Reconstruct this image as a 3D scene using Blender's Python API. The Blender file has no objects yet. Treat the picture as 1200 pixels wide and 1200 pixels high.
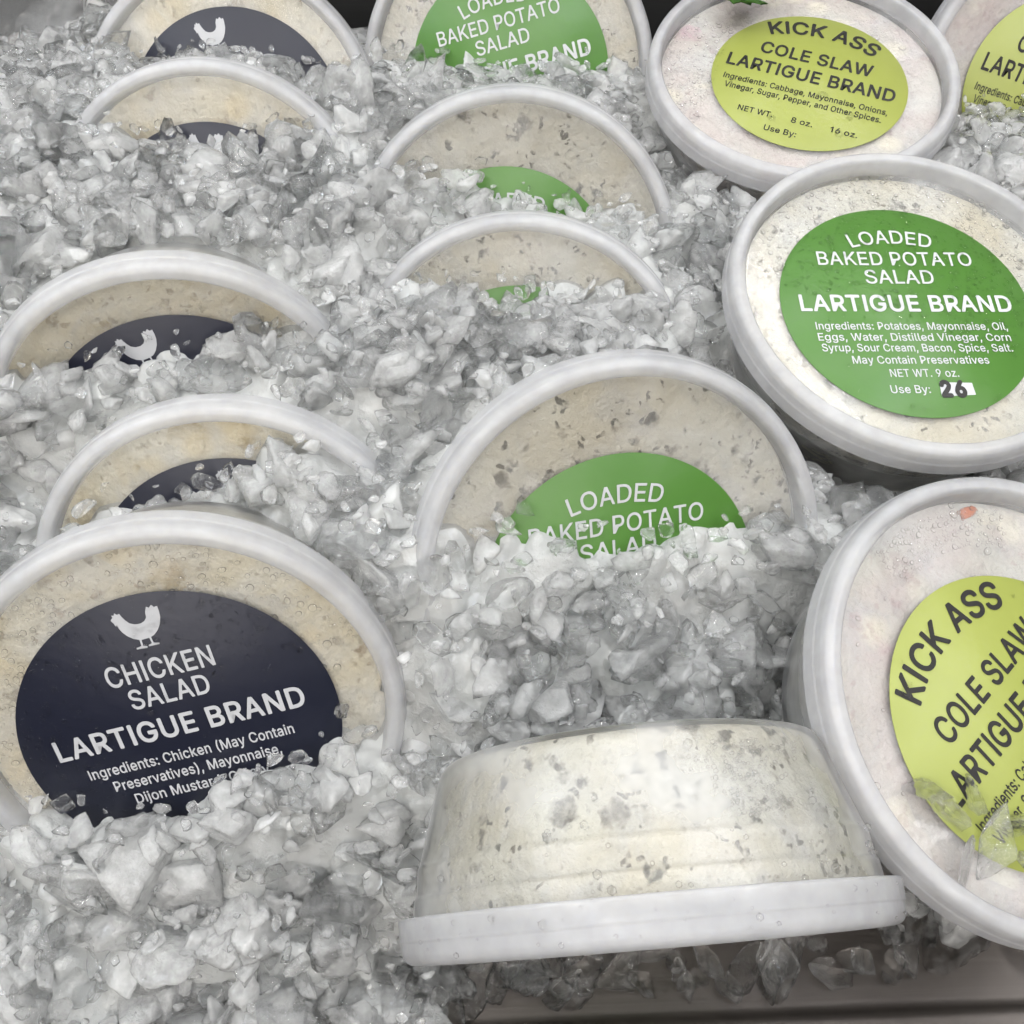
import bpy, bmesh, math, random
import numpy as np
from mathutils import Vector, Matrix

S = bpy.context.scene
COL = S.collection
rng = np.random.default_rng(11)
random.seed(11)

# ------------------------------------------------------------------ camera, world, lamps, exposure
CAM_Z = 0.308
cam = bpy.data.cameras.new('camera')
cam.sensor_width = 36.0
cam.lens = 36.0                      # 1200 px focal length on a 1200 px square
cam.clip_start = 0.01
cam.clip_end = 50.0
camo = bpy.data.objects.new('camera', cam)
COL.objects.link(camo)
camo.location = (0, 0, CAM_Z)
camo.rotation_euler = (math.radians(90 - 52), 0, 0)
S.camera = camo

world = bpy.data.worlds.new('World')
S.world = world
world.use_nodes = True
wn = world.node_tree
bg = wn.nodes['Background']
wtc = wn.nodes.new('ShaderNodeTexCoord')
wsep = wn.nodes.new('ShaderNodeSeparateXYZ')
wn.links.new(wtc.outputs['Generated'], wsep.inputs[0])
wr = wn.nodes.new('ShaderNodeValToRGB')          # a dim shop below the horizon, a pale ceiling above
wr.color_ramp.elements[0].position, wr.color_ramp.elements[0].color = 0.0, (0.10, 0.09, 0.085, 1)
wr.color_ramp.elements[1].position, wr.color_ramp.elements[1].color = 0.75, (1.0, 0.98, 0.96, 1)
e = wr.color_ramp.elements.new(0.25)
e.color = (0.42, 0.40, 0.385, 1)
wn.links.new(wsep.outputs['Z'], wr.inputs['Fac'])
wn.links.new(wr.outputs['Color'], bg.inputs['Color'])
bg.inputs['Strength'].default_value = 0.36


def added_glow(direction, inner, outer, color, strength):
    """a bright patch added to the world in the given direction, broken into rows"""
    d = wn.nodes.new('ShaderNodeVectorMath')
    d.operation = 'DOT_PRODUCT'
    wn.links.new(wtc.outputs['Generated'], d.inputs[0])
    d.inputs[1].default_value = Vector(direction).normalized()
    mr = wn.nodes.new('ShaderNodeMapRange')
    mr.interpolation_type = 'SMOOTHSTEP'
    wn.links.new(d.outputs['Value'], mr.inputs['Value'])
    mr.inputs['From Min'].default_value, mr.inputs['From Max'].default_value = outer, inner
    rows = wn.nodes.new('ShaderNodeTexWave')
    rows.bands_direction = 'X'
    rows.inputs['Scale'].default_value = 3.2
    wn.links.new(wtc.outputs['Generated'], rows.inputs['Vector'])
    rw = wn.nodes.new('ShaderNodeMapRange')
    wn.links.new(rows.outputs['Fac'], rw.inputs['Value'])
    rw.inputs['From Min'].default_value, rw.inputs['From Max'].default_value = 0.55, 0.75
    m = wn.nodes.new('ShaderNodeMath')
    m.operation = 'MULTIPLY'
    wn.links.new(mr.outputs[0], m.inputs[0])
    wn.links.new(rw.outputs[0], m.inputs[1])
    m2 = wn.nodes.new('ShaderNodeMath')
    m2.operation = 'MULTIPLY'
    wn.links.new(m.outputs[0], m2.inputs[0])
    m2.inputs[1].default_value = strength
    e_ = wn.nodes.new('ShaderNodeBackground')
    e_.inputs['Color'].default_value = (*color, 1)
    wn.links.new(m2.outputs[0], e_.inputs['Strength'])
    return e_


glows = [added_glow((-0.1, -0.72, 0.70), 0.93, 0.84, (1.0, 0.95, 0.89), 3.4),
         added_glow((0.0, 0.45, 0.90), 0.93, 0.84, (0.96, 0.99, 1.0), 1.6)]  # added world patches that carry soft light into the ice
sh = bg.outputs[0]
for g_ in glows:
    ad = wn.nodes.new('ShaderNodeAddShader')
    wn.links.new(sh, ad.inputs[0])
    wn.links.new(g_.outputs[0], ad.inputs[1])
    sh = ad.outputs[0]
wn.links.new(sh, wn.nodes['World Output'].inputs['Surface'])


def area_lamp(name, loc, target, sx, sy, power, color):
    l = bpy.data.lights.new(name, 'AREA')
    l.shape = 'RECTANGLE'
    l.size, l.size_y = sx, sy
    l.energy = power
    l.color = color
    o = bpy.data.objects.new(name, l)
    COL.objects.link(o)
    o.location = loc
    d = Vector(target) - Vector(loc)
    o.rotation_euler = d.to_track_quat('-Z', 'Y').to_euler()
    return o


for lx in (-0.75, 0.0, 0.75):                   # ceiling tubes running away from the viewer
    area_lamp('ceiling_tube', (lx, 0.25, 1.5), (lx, 0.25, 0), 0.035, 1.6, 0.8, (0.94, 0.985, 1.0))
for ay, az in ((-1.15, 0.80), (-0.95, 1.15)):  # front lamps added to brighten the salad and the tub faces
    area_lamp('front_fill', (-0.1, ay, az), (0, 0.25, 0.08), 1.8, 0.026, 1.6, (1.0, 0.93, 0.86))
area_lamp('case_lamp', (-0.8, 0.35, 0.75), (0, 0.25, 0.08), 0.9, 0.05, 1.6, (0.80, 0.90, 1.0))
area_lamp('case_lamp', (0.35, 0.02, 0.9), (0.1, 0.2, 0.08), 0.4, 0.03, 0.6, (0.75, 0.82, 1.0))

for k_ in range(9):                              # thin bright strips added over the case and the aisle to make glints
    sx_ = -1.2 + 0.3 * k_
    sy_ = (0.55, 0.15, -0.35)[k_ % 3]
    area_lamp('glint_strip', (sx_, sy_, 1.15 + 0.1 * (k_ % 2)), (0, 0.25, 0.08), 0.9, 0.006, 1.7, (1.0, 0.99, 0.98))

S.view_settings.view_transform = 'Standard'
S.view_settings.look = 'None'
S.view_settings.exposure = 0.40
S.view_settings.gamma = 1.0
S.view_settings.use_curve_mapping = False
cy = S.cycles
cy.max_bounces = 20
cy.diffuse_bounces = 8
cy.glossy_bounces = 4
cy.transmission_bounces = 12
cy.transparent_max_bounces = 24
cy.sample_clamp_indirect = 14.0
cy.use_denoising = True
cy.use_adaptive_sampling = True
cy.adaptive_threshold = 0.07
cy.adaptive_min_samples = 24
cy.light_sampling_threshold = 0.005


# ------------------------------------------------------------------ node helpers
def mat(name):
    m = bpy.data.materials.new(name)
    m.use_nodes = True
    nt = m.node_tree
    nt.nodes.clear()
    out = nt.nodes.new('ShaderNodeOutputMaterial')
    return m, nt, out


def N(nt, typ, ins=None, **props):
    n = nt.nodes.new(typ)
    for k, v in props.items():
        setattr(n, k, v)
    for k, v in (ins or {}).items():
        if hasattr(v, 'is_output'):
            nt.links.new(v, n.inputs[k])
        else:
            n.inputs[k].default_value = v
    return n


def col(r, g, b):
    return (r, g, b, 1.0)


def noise(nt, vec, scale, detail=3.0, rough=0.55, w=None, dist=0.0):
    n = N(nt, 'ShaderNodeTexNoise', {'Vector': vec, 'Scale': scale, 'Detail': detail,
                                     'Roughness': rough, 'Distortion': dist})
    return n.outputs['Fac']


def ramp(nt, fac, p0, p1, c0=(0, 0, 0, 1), c1=(1, 1, 1, 1)):
    r = N(nt, 'ShaderNodeValToRGB', {'Fac': fac})
    e = r.color_ramp.elements
    e[0].position, e[1].position = p0, p1
    e[0].color, e[1].color = c0, c1
    return r.outputs['Color']


def mixc(nt, fac, a, b):
    n = nt.nodes.new('ShaderNodeMix')
    n.data_type = 'RGBA'
    for s, v in ((0, fac), (6, a), (7, b)):
        if hasattr(v, 'is_output'):
            nt.links.new(v, n.inputs[s])
        else:
            n.inputs[s].default_value = v
    return n.outputs[2]


def math_(nt, op, a, b=None, clamp=False):
    n = nt.nodes.new('ShaderNodeMath')
    n.operation = op
    n.use_clamp = clamp
    for i, v in enumerate((a, b)):
        if v is None:
            continue
        if hasattr(v, 'is_output'):
            nt.links.new(v, n.inputs[i])
        else:
            n.inputs[i].default_value = v
    return n.outputs[0]


def bump(nt, h, dist, strength=1.0, normal=None):
    n = N(nt, 'ShaderNodeBump', {'Height': h, 'Distance': dist, 'Strength': strength})
    if normal is not None:
        nt.links.new(normal, n.inputs['Normal'])
    return n.outputs['Normal']


def objvec(nt, shift=True):
    tc = nt.nodes.new('ShaderNodeTexCoord')
    if not shift:
        return tc.outputs['Object']
    oi = nt.nodes.new('ShaderNodeObjectInfo')
    s = N(nt, 'ShaderNodeVectorMath', {0: oi.outputs['Random'], 1: (3.1, 5.3, 2.7)}, operation='MULTIPLY')
    a = N(nt, 'ShaderNodeVectorMath', {0: tc.outputs['Object'], 1: s.outputs[0]}, operation='ADD')
    return a.outputs[0]


# ------------------------------------------------------------------ materials
def ice_material(name, clear):
    m, nt, out = mat(name)
    v = nt.nodes.new('ShaderNodeTexCoord').outputs['Object']
    at = N(nt, 'ShaderNodeAttribute', attribute_name='milk')
    n1 = noise(nt, v, 170.0, 3.0, 0.6)
    n2 = noise(nt, v, 650.0, 3.0, 0.6, dist=0.6)
    n3 = noise(nt, v, 60.0, 2.0)
    milk = math_(nt, 'ADD', math_(nt, 'MULTIPLY', math_(nt, 'SUBTRACT', n1, 0.5), 0.7), at.outputs['Fac'])
    milk = math_(nt, 'MINIMUM', math_(nt, 'MAXIMUM', milk, 0.02 if clear else 0.0), 0.16 if clear else 0.92)
    crk = ramp(nt, noise(nt, v, 85.0, 2.0), 0.42, 0.58)
    bn = bump(nt, math_(nt, 'MULTIPLY', n2, crk), 0.0010, 0.8)
    bn = bump(nt, n1, 0.0006, 0.7, bn)
    glass = N(nt, 'ShaderNodeBsdfGlass', {'Color': col(0.995, 0.997, 0.997), 'Roughness': 0.05,
                                          'IOR': 1.31, 'Normal': bn})
    thin = N(nt, 'ShaderNodeBsdfTransparent', {'Color': col(0.995, 0.997, 0.997)})
    body = N(nt, 'ShaderNodeMixShader', {0: 0.20, 1: glass.outputs[0], 2: thin.outputs[0]})
    tint = mixc(nt, n3, col(0.93, 0.945, 0.945), col(0.96, 0.96, 0.955))
    dif = N(nt, 'ShaderNodeBsdfDiffuse', {'Color': tint, 'Normal': bn})
    trl = N(nt, 'ShaderNodeBsdfTranslucent', {'Color': tint, 'Normal': bn})
    soft = N(nt, 'ShaderNodeMixShader', {0: 0.48, 1: dif.outputs[0], 2: trl.outputs[0]})
    gl = N(nt, 'ShaderNodeBsdfGlossy', {'Color': col(1, 1, 1), 'Roughness': 0.06, 'Normal': bn})
    fr = N(nt, 'ShaderNodeFresnel', {'IOR': 1.55, 'Normal': bn})
    white = N(nt, 'ShaderNodeMixShader', {0: fr.outputs[0], 1: soft.outputs[0], 2: gl.outputs[0]})
    mx = N(nt, 'ShaderNodeMixShader', {0: milk, 1: body.outputs[0], 2: white.outputs[0]})
    nt.links.new(mx.outputs[0], out.inputs['Surface'])
    return m


def bed_material():
    m, nt, out = mat('packed_ice')
    v = nt.nodes.new('ShaderNodeTexCoord').outputs['Object']
    n1 = noise(nt, v, 170.0, 3.0, 0.6)
    n2 = noise(nt, v, 650.0, 3.0, 0.6, dist=0.6)
    c = mixc(nt, noise(nt, v, 60.0, 2.0), col(0.40, 0.42, 0.42), col(0.52, 0.52, 0.51))
    crk = ramp(nt, noise(nt, v, 85.0, 2.0), 0.42, 0.58)
    bn = bump(nt, math_(nt, 'MULTIPLY', n2, crk), 0.0010, 0.8)
    bn = bump(nt, n1, 0.0006, 0.7, bn)
    p = N(nt, 'ShaderNodeBsdfPrincipled', {'Base Color': c, 'Roughness': 0.06, 'IOR': 1.45, 'Normal': bn})
    nt.links.new(p.outputs[0], out.inputs['Surface'])
    return m


def lid_material():
    m, nt, out = mat('milky_plastic')
    v = objvec(nt)
    n1 = noise(nt, v, 90.0, 3.0)
    n2 = noise(nt, v, 900.0, 2.0)
    c = mixc(nt, n1, col(0.66, 0.67, 0.70), col(0.74, 0.74, 0.75))
    p = N(nt, 'ShaderNodeBsdfPrincipled', {'Base Color': c, 'Roughness': 0.16, 'IOR': 1.52,
                                           'Subsurface Weight': 0.6, 'Subsurface Scale': 0.003,
                                           'Subsurface Radius': (1.0, 0.95, 0.85),
                                           'Normal': bump(nt, n2, 0.00008, 0.6)})
    tr = N(nt, 'ShaderNodeBsdfTransparent', {'Color': col(0.92, 0.92, 0.92)})
    tl = N(nt, 'ShaderNodeBsdfTranslucent', {'Color': col(0.80, 0.80, 0.81)})
    ml = N(nt, 'ShaderNodeMixShader', {0: 0.30, 1: p.outputs[0], 2: tl.outputs[0]})
    mx = N(nt, 'ShaderNodeMixShader', {0: math_(nt, 'ADD', math_(nt, 'MULTIPLY', n1, 0.35), 0.34), 1: tr.outputs[0], 2: ml.outputs[0]})
    nt.links.new(mx.outputs[0], out.inputs['Surface'])
    return m


def film_material(name, haze, rough):
    """thin clear plastic: mostly see-through, a little milk, a surface gloss"""
    m, nt, out = mat(name)
    v = objvec(nt)
    n1 = noise(nt, v, 45.0, 3.0)
    n2 = noise(nt, v, 140.0, 2.0)
    bn = bump(nt, n2, 0.0003, 0.5)
    tr = N(nt, 'ShaderNodeBsdfTransparent', {'Color': col(0.96, 0.96, 0.95)})
    df = N(nt, 'ShaderNodeBsdfDiffuse', {'Color': col(0.78, 0.79, 0.80), 'Normal': bn})
    h = math_(nt, 'MULTIPLY', math_(nt, 'ADD', ramp(nt, n1, 0.42, 0.68), 0.35), haze * 1.25)
    a = N(nt, 'ShaderNodeMixShader', {0: h, 1: tr.outputs[0], 2: df.outputs[0]})
    gl = N(nt, 'ShaderNodeBsdfGlossy', {'Color': col(1, 1, 1), 'Roughness': rough, 'Normal': bn})
    fr = N(nt, 'ShaderNodeFresnel', {'IOR': 1.45, 'Normal': bn})
    b = N(nt, 'ShaderNodeMixShader', {0: fr.outputs[0], 1: a.outputs[0], 2: gl.outputs[0]})
    nt.links.new(b.outputs[0], out.inputs['Surface'])
    return m


def salad_material(name, base, warm, speck, speck_amt, chunk, fleck=None):
    m, nt, out = mat(name)
    v = objvec(nt)
    big = noise(nt, v, 38.0, 3.0, 0.55, dist=0.4)
    mid = noise(nt, v, 130.0, 4.0, 0.6)
    fine = noise(nt, v, 420.0, 3.0, 0.6)
    c = mixc(nt, ramp(nt, big, 0.36, 0.66), base, warm)
    gr = noise(nt, N(nt, 'ShaderNodeVectorMath', {0: v, 1: (0.31, 0.17, 0.05)}, operation='ADD').outputs[0], 55.0, 4.0, 0.65, dist=0.8)
    c = mixc(nt, ramp(nt, gr, 0.52, 0.68, col(0, 0, 0), col(0.55, 0.55, 0.55)), c, col(base[0] * 0.78, base[1] * 0.80, base[2] * 0.88))
    vo = N(nt, 'ShaderNodeTexVoronoi', {'Vector': v, 'Scale': 95.0, 'Randomness': 1.0})
    vc = N(nt, 'ShaderNodeSeparateColor', {'Color': vo.outputs['Color']})
    blk = math_(nt, 'MULTIPLY', ramp(nt, vo.outputs['Distance'], 0.25, 0.55, col(1, 1, 1), col(0, 0, 0)),
                math_(nt, 'GREATER_THAN', vc.outputs[0], 0.62))
    c = mixc(nt, math_(nt, 'MULTIPLY', blk, 0.85), c, chunk)
    dv = N(nt, 'ShaderNodeVectorMath', {0: v, 1: N(nt, 'ShaderNodeVectorMath', {0: N(nt, 'ShaderNodeTexNoise', {
        'Vector': v, 'Scale': 260.0, 'Detail': 2.0}).outputs['Color'], 1: (0.008, 0.008, 0.008)},
        operation='MULTIPLY').outputs[0]}, operation='ADD')
    for sc, thr, amt in ((105.0, 0.76, 0.75), (170.0, 0.70, 0.85), (320.0, 0.58, 0.85)):
        w = N(nt, 'ShaderNodeTexVoronoi', {'Vector': dv.outputs[0], 'Scale': sc, 'Randomness': 1.0})
        wc = N(nt, 'ShaderNodeSeparateColor', {'Color': w.outputs['Color']})
        f = math_(nt, 'MULTIPLY', ramp(nt, w.outputs['Distance'], 0.24, 0.40, col(1, 1, 1), col(0, 0, 0)),
                  math_(nt, 'GREATER_THAN', wc.outputs[1], thr))
        f = math_(nt, 'MULTIPLY', f, ramp(nt, mid, 0.42, 0.56))
        sp = mixc(nt, wc.outputs[2], speck, col(speck[0] * 1.9, speck[1] * 1.5, speck[2] * 1.4))
        c = mixc(nt, math_(nt, 'MULTIPLY', f, amt * speck_amt), c, sp)
    if fleck is not None:
        w = N(nt, 'ShaderNodeTexVoronoi', {'Vector': dv.outputs[0], 'Scale': 62.0, 'Randomness': 1.0})
        wc = N(nt, 'ShaderNodeSeparateColor', {'Color': w.outputs['Color']})
        f = math_(nt, 'MULTIPLY', ramp(nt, w.outputs['Distance'], 0.2, 0.5, col(1, 1, 1), col(0, 0, 0)),
                  math_(nt, 'GREATER_THAN', wc.outputs[0], 0.86))
        f = math_(nt, 'MULTIPLY', f, ramp(nt, mid, 0.3, 0.6))
        c = mixc(nt, math_(nt, 'MULTIPLY', f, 0.75), c, fleck)
    h = math_(nt, 'ADD', mid, math_(nt, 'MULTIPLY', fine, 0.4))
    p = N(nt, 'ShaderNodeBsdfPrincipled', {'Base Color': c, 'Roughness': 0.4,
                                           'Normal': bump(nt, h, 0.0028, 0.8)})
    nt.links.new(p.outputs[0], out.inputs['Surface'])
    return m


def paper_material(name, c, rough=0.35):
    m, nt, out = mat(name)
    v = objvec(nt)
    n1 = noise(nt, v, 60.0, 3.0)
    n2 = noise(nt, v, 500.0, 2.0)
    cc = mixc(nt, n1, col(*[x * 0.92 for x in c]), col(*[min(1, x * 1.06) for x in c]))
    p = N(nt, 'ShaderNodeBsdfPrincipled', {'Base Color': cc, 'Roughness': rough,
                                           'Normal': bump(nt, math_(nt, 'ADD', n1, math_(nt, 'MULTIPLY', n2, 0.1)), 0.0006, 0.5)})
    nt.links.new(p.outputs[0], out.inputs['Surface'])
    return m


def water_material():
    m, nt, out = mat('water_drops')
    g = N(nt, 'ShaderNodeBsdfGlass', {'Color': col(1, 1, 1), 'Roughness': 0.0, 'IOR': 1.33})
    t = N(nt, 'ShaderNodeBsdfTransparent', {'Color': col(1, 1, 1)})
    mx = N(nt, 'ShaderNodeMixShader', {0: 0.45, 1: g.outputs[0], 2: t.outputs[0]})
    nt.links.new(mx.outputs[0], out.inputs['Surface'])
    return m


def steel_material(name, c, rough, metal=1.0):
    m, nt, out = mat(name)
    v = objvec(nt, False)
    mp = N(nt, 'ShaderNodeMapping', {'Vector': v, 'Scale': (6.0, 900.0, 900.0)})
    n1 = noise(nt, mp.outputs[0], 1.0, 3.0)
    n2 = noise(nt, v, 25.0, 4.0)
    cc = mixc(nt, n2, col(*[x * 0.8 for x in c]), col(*[x * 1.15 for x in c]))
    r = math_(nt, 'ADD', math_(nt, 'MULTIPLY', n1, 0.25), rough)
    p = N(nt, 'ShaderNodeBsdfPrincipled', {'Base Color': cc, 'Metallic': metal, 'Roughness': r,
                                           'Normal': bump(nt, n1, 0.00008, 0.4)})
    nt.links.new(p.outputs[0], out.inputs['Surface'])
    return m


def leaf_material():
    m, nt, out = mat('parsley_green')
    v = objvec(nt)
    n1 = noise(nt, v, 200.0, 3.0)
    c = mixc(nt, n1, col(0.03, 0.10, 0.015), col(0.08, 0.19, 0.03))
    p = N(nt, 'ShaderNodeBsdfPrincipled', {'Base Color': c, 'Roughness': 0.4})
    t = N(nt, 'ShaderNodeBsdfTranslucent', {'Color': c})
    mx = N(nt, 'ShaderNodeMixShader', {0: 0.3, 1: p.outputs[0], 2: t.outputs[0]})
    nt.links.new(mx.outputs[0], out.inputs['Surface'])
    return m


M = {
    'ice': ice_material('crushed_ice', False),
    'clear_ice': ice_material('clear_ice', True),
    'bed': bed_material(),
    'lid': lid_material(),
    'window': film_material('clear_lid_film', 0.15, 0.14),
    'wall': film_material('cloudy_tub_plastic', 0.20, 0.30),
    'chicken': salad_material('chicken_salad', col(0.73, 0.71, 0.64), col(0.67, 0.61, 0.46),
                              col(0.11, 0.08, 0.03), 0.55, col(0.74, 0.66, 0.48), col(0.42, 0.32, 0.13)),
    'potato': salad_material('potato_salad', col(0.56, 0.545, 0.485), col(0.53, 0.49, 0.39),
                             col(0.045, 0.045, 0.03), 1.0, col(0.60, 0.58, 0.50)),
    'slaw': salad_material('coleslaw', col(0.56, 0.545, 0.505), col(0.53, 0.46, 0.445),
                           col(0.16, 0.08, 0.09), 0.25, col(0.70, 0.66, 0.56), col(0.56, 0.36, 0.42)),
    'navy': paper_material('navy_label', (0.006, 0.008, 0.021), 0.42),
    'green': paper_material('green_label', (0.062, 0.172, 0.024), 0.32),
    'lime': paper_material('lime_label', (0.28, 0.315, 0.068), 0.35),
    'white_ink': paper_material('white_ink', (0.50, 0.51, 0.53), 0.5),
    'black_ink': paper_material('black_ink', (0.010, 0.009, 0.008), 0.4),
    'water': water_material(),
    'steel': steel_material('brushed_steel', (0.17, 0.153, 0.14), 0.36),
    'black': steel_material('black_plastic', (0.012, 0.012, 0.012), 0.45, 0.0),
    'leaf': leaf_material(),
    'smoke': film_material('smoky_plastic', 0.12, 0.1),
    'brown': paper_material('brown_filling', (0.14, 0.095, 0.075), 0.4),
    'carrot': paper_material('carrot_bit', (0.55, 0.14, 0.03), 0.4),
}


# ------------------------------------------------------------------ object helpers
def tag(o, label=None, cat=None, group=None, kind=None):
    for k, v in (('label', label), ('category', cat), ('group', group), ('kind', kind)):
        if v:
            o[k] = v
    return o


def link_mesh(name, me, m, parent=None, smooth=True):
    for x in (m if isinstance(m, (list, tuple)) else [m]):
        me.materials.append(x)
    if smooth:
        me.polygons.foreach_set('use_smooth', np.ones(len(me.polygons), dtype=bool))
    o = bpy.data.objects.new(name, me)
    COL.objects.link(o)
    if parent is not None:
        o.parent = parent
    return o


def mesh_np(name, verts, faces):
    """faces: (n,3) or (n,4) int array"""
    me = bpy.data.meshes.new(name)
    verts = np.asarray(verts, np.float32)
    faces = np.asarray(faces, np.int32)
    k = faces.shape[1]
    me.vertices.add(len(verts))
    me.vertices.foreach_set('co', verts.ravel())
    me.loops.add(faces.size)
    me.loops.foreach_set('vertex_index', faces.ravel())
    me.polygons.add(len(faces))
    me.polygons.foreach_set('loop_start', np.arange(0, faces.size, k, dtype=np.int32))
    me.update(calc_edges=True)
    me.validate()
    return me


def lathe_mesh(name, profile, seg=128, sharp=None):
    """revolve (r, z) points, top to bottom on the outside, about z; ends with r = 0 are closed to a fan of thin quads"""
    pr = np.array(profile, float)
    pr[pr[:, 0] < 1e-6, 0] = 1e-5
    a = np.linspace(0, 2 * np.pi, seg, endpoint=False)
    V = np.stack([np.outer(pr[:, 0], np.cos(a)), np.outer(pr[:, 0], np.sin(a)),
                  np.repeat(pr[:, 1:2], seg, 1)], -1).reshape(-1, 3)
    n = len(pr)
    i, j = np.meshgrid(np.arange(n - 1), np.arange(seg), indexing='ij')
    j2 = (j + 1) % seg
    F = np.stack([(i + 1) * seg + j, (i + 1) * seg + j2, i * seg + j2, i * seg + j], -1).reshape(-1, 4)
    return mesh_np(name, V, F)


def rounded(points, r=0.0006, k=3):
    """round the corners of a polyline profile"""
    P = [Vector(p) for p in points]
    out = [P[0]]
    for a, b, c in zip(P[:-2], P[1:-1], P[2:]):
        d1, d2 = (a - b), (c - b)
        rr = min(r, d1.length * 0.45, d2.length * 0.45)
        p, q = b + d1.normalized() * rr, b + d2.normalized() * rr
        for t in np.linspace(0, 1, k + 1):
            out.append(p.lerp(b, t).lerp(b.lerp(q, t), t))
    out.append(P[-1])
    return [(v.x, v.y) for v in out]


# icosphere templates
def ico(sub):
    bm = bmesh.new()
    bmesh.ops.create_icosphere(bm, subdivisions=sub, radius=1.0)
    v = np.array([x.co[:] for x in bm.verts])
    f = np.array([[x.index for x in q.verts] for q in bm.faces])
    bm.free()
    return v, f


ICO = {s: ico(s) for s in (1, 2, 3, 4)}


def rot_rand(r):
    q = r.normal(size=4)
    q /= np.linalg.norm(q)
    w, x, y, z = q
    return np.array([[1 - 2 * (y * y + z * z), 2 * (x * y - z * w), 2 * (x * z + y * w)],
                     [2 * (x * y + z * w), 1 - 2 * (x * x + z * z), 2 * (y * z - x * w)],
                     [2 * (x * z - y * w), 2 * (y * z + x * w), 1 - 2 * (x * x + y * y)]])


def chunk_shape(sub, r):
    """one irregular piece of crushed ice, unit size: a rounded random polytope with dents"""
    d, f = ICO[sub]
    q_ = rot_rand(r)
    cube = np.array([[1, 0, 0], [-1, 0, 0], [0, 1, 0], [0, -1, 0], [0, 0, 1], [0, 0, -1]], float) @ q_.T
    nr = np.concatenate([cube + r.normal(0, 0.34, (6, 3)), r.normal(size=(r.integers(2, 7), 3))])
    nr /= np.linalg.norm(nr, axis=1)[:, None]
    off = np.concatenate([r.uniform(0.55, 0.85, 6), r.uniform(0.62, 1.0, len(nr) - 6)])
    g = np.maximum(d @ nr.T, 1e-3) / off           # 1/radius per plane
    p = r.uniform(40, 140)
    rad = (g ** p).sum(1) ** (-1.0 / p)
    rad = np.minimum(rad, 1.7)
    for k, amp in ((2.2, 0.05), (4.5, 0.02), (9.0, 0.012)):
        w = r.normal(size=(5, 3)) * k
        ph = r.uniform(0, 6.28, 5)
        rad *= 1 + amp * np.sin(d @ w.T + ph).mean(1) * 1.8
    v = d * rad[:, None]
    st = np.array([1.0, r.uniform(0.5, 0.95), r.uniform(0.28, 0.65)])
    return v * st


def lying(r):
    t, ph, yaw = abs(r.normal(0, 0.5)), r.uniform(0, 6.28), r.uniform(0, 6.28)
    Mr = Matrix.Rotation(t, 3, Vector((math.cos(ph), math.sin(ph), 0))) @ Matrix.Rotation(yaw, 3, 'Z')
    return np.array(Mr)


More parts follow.
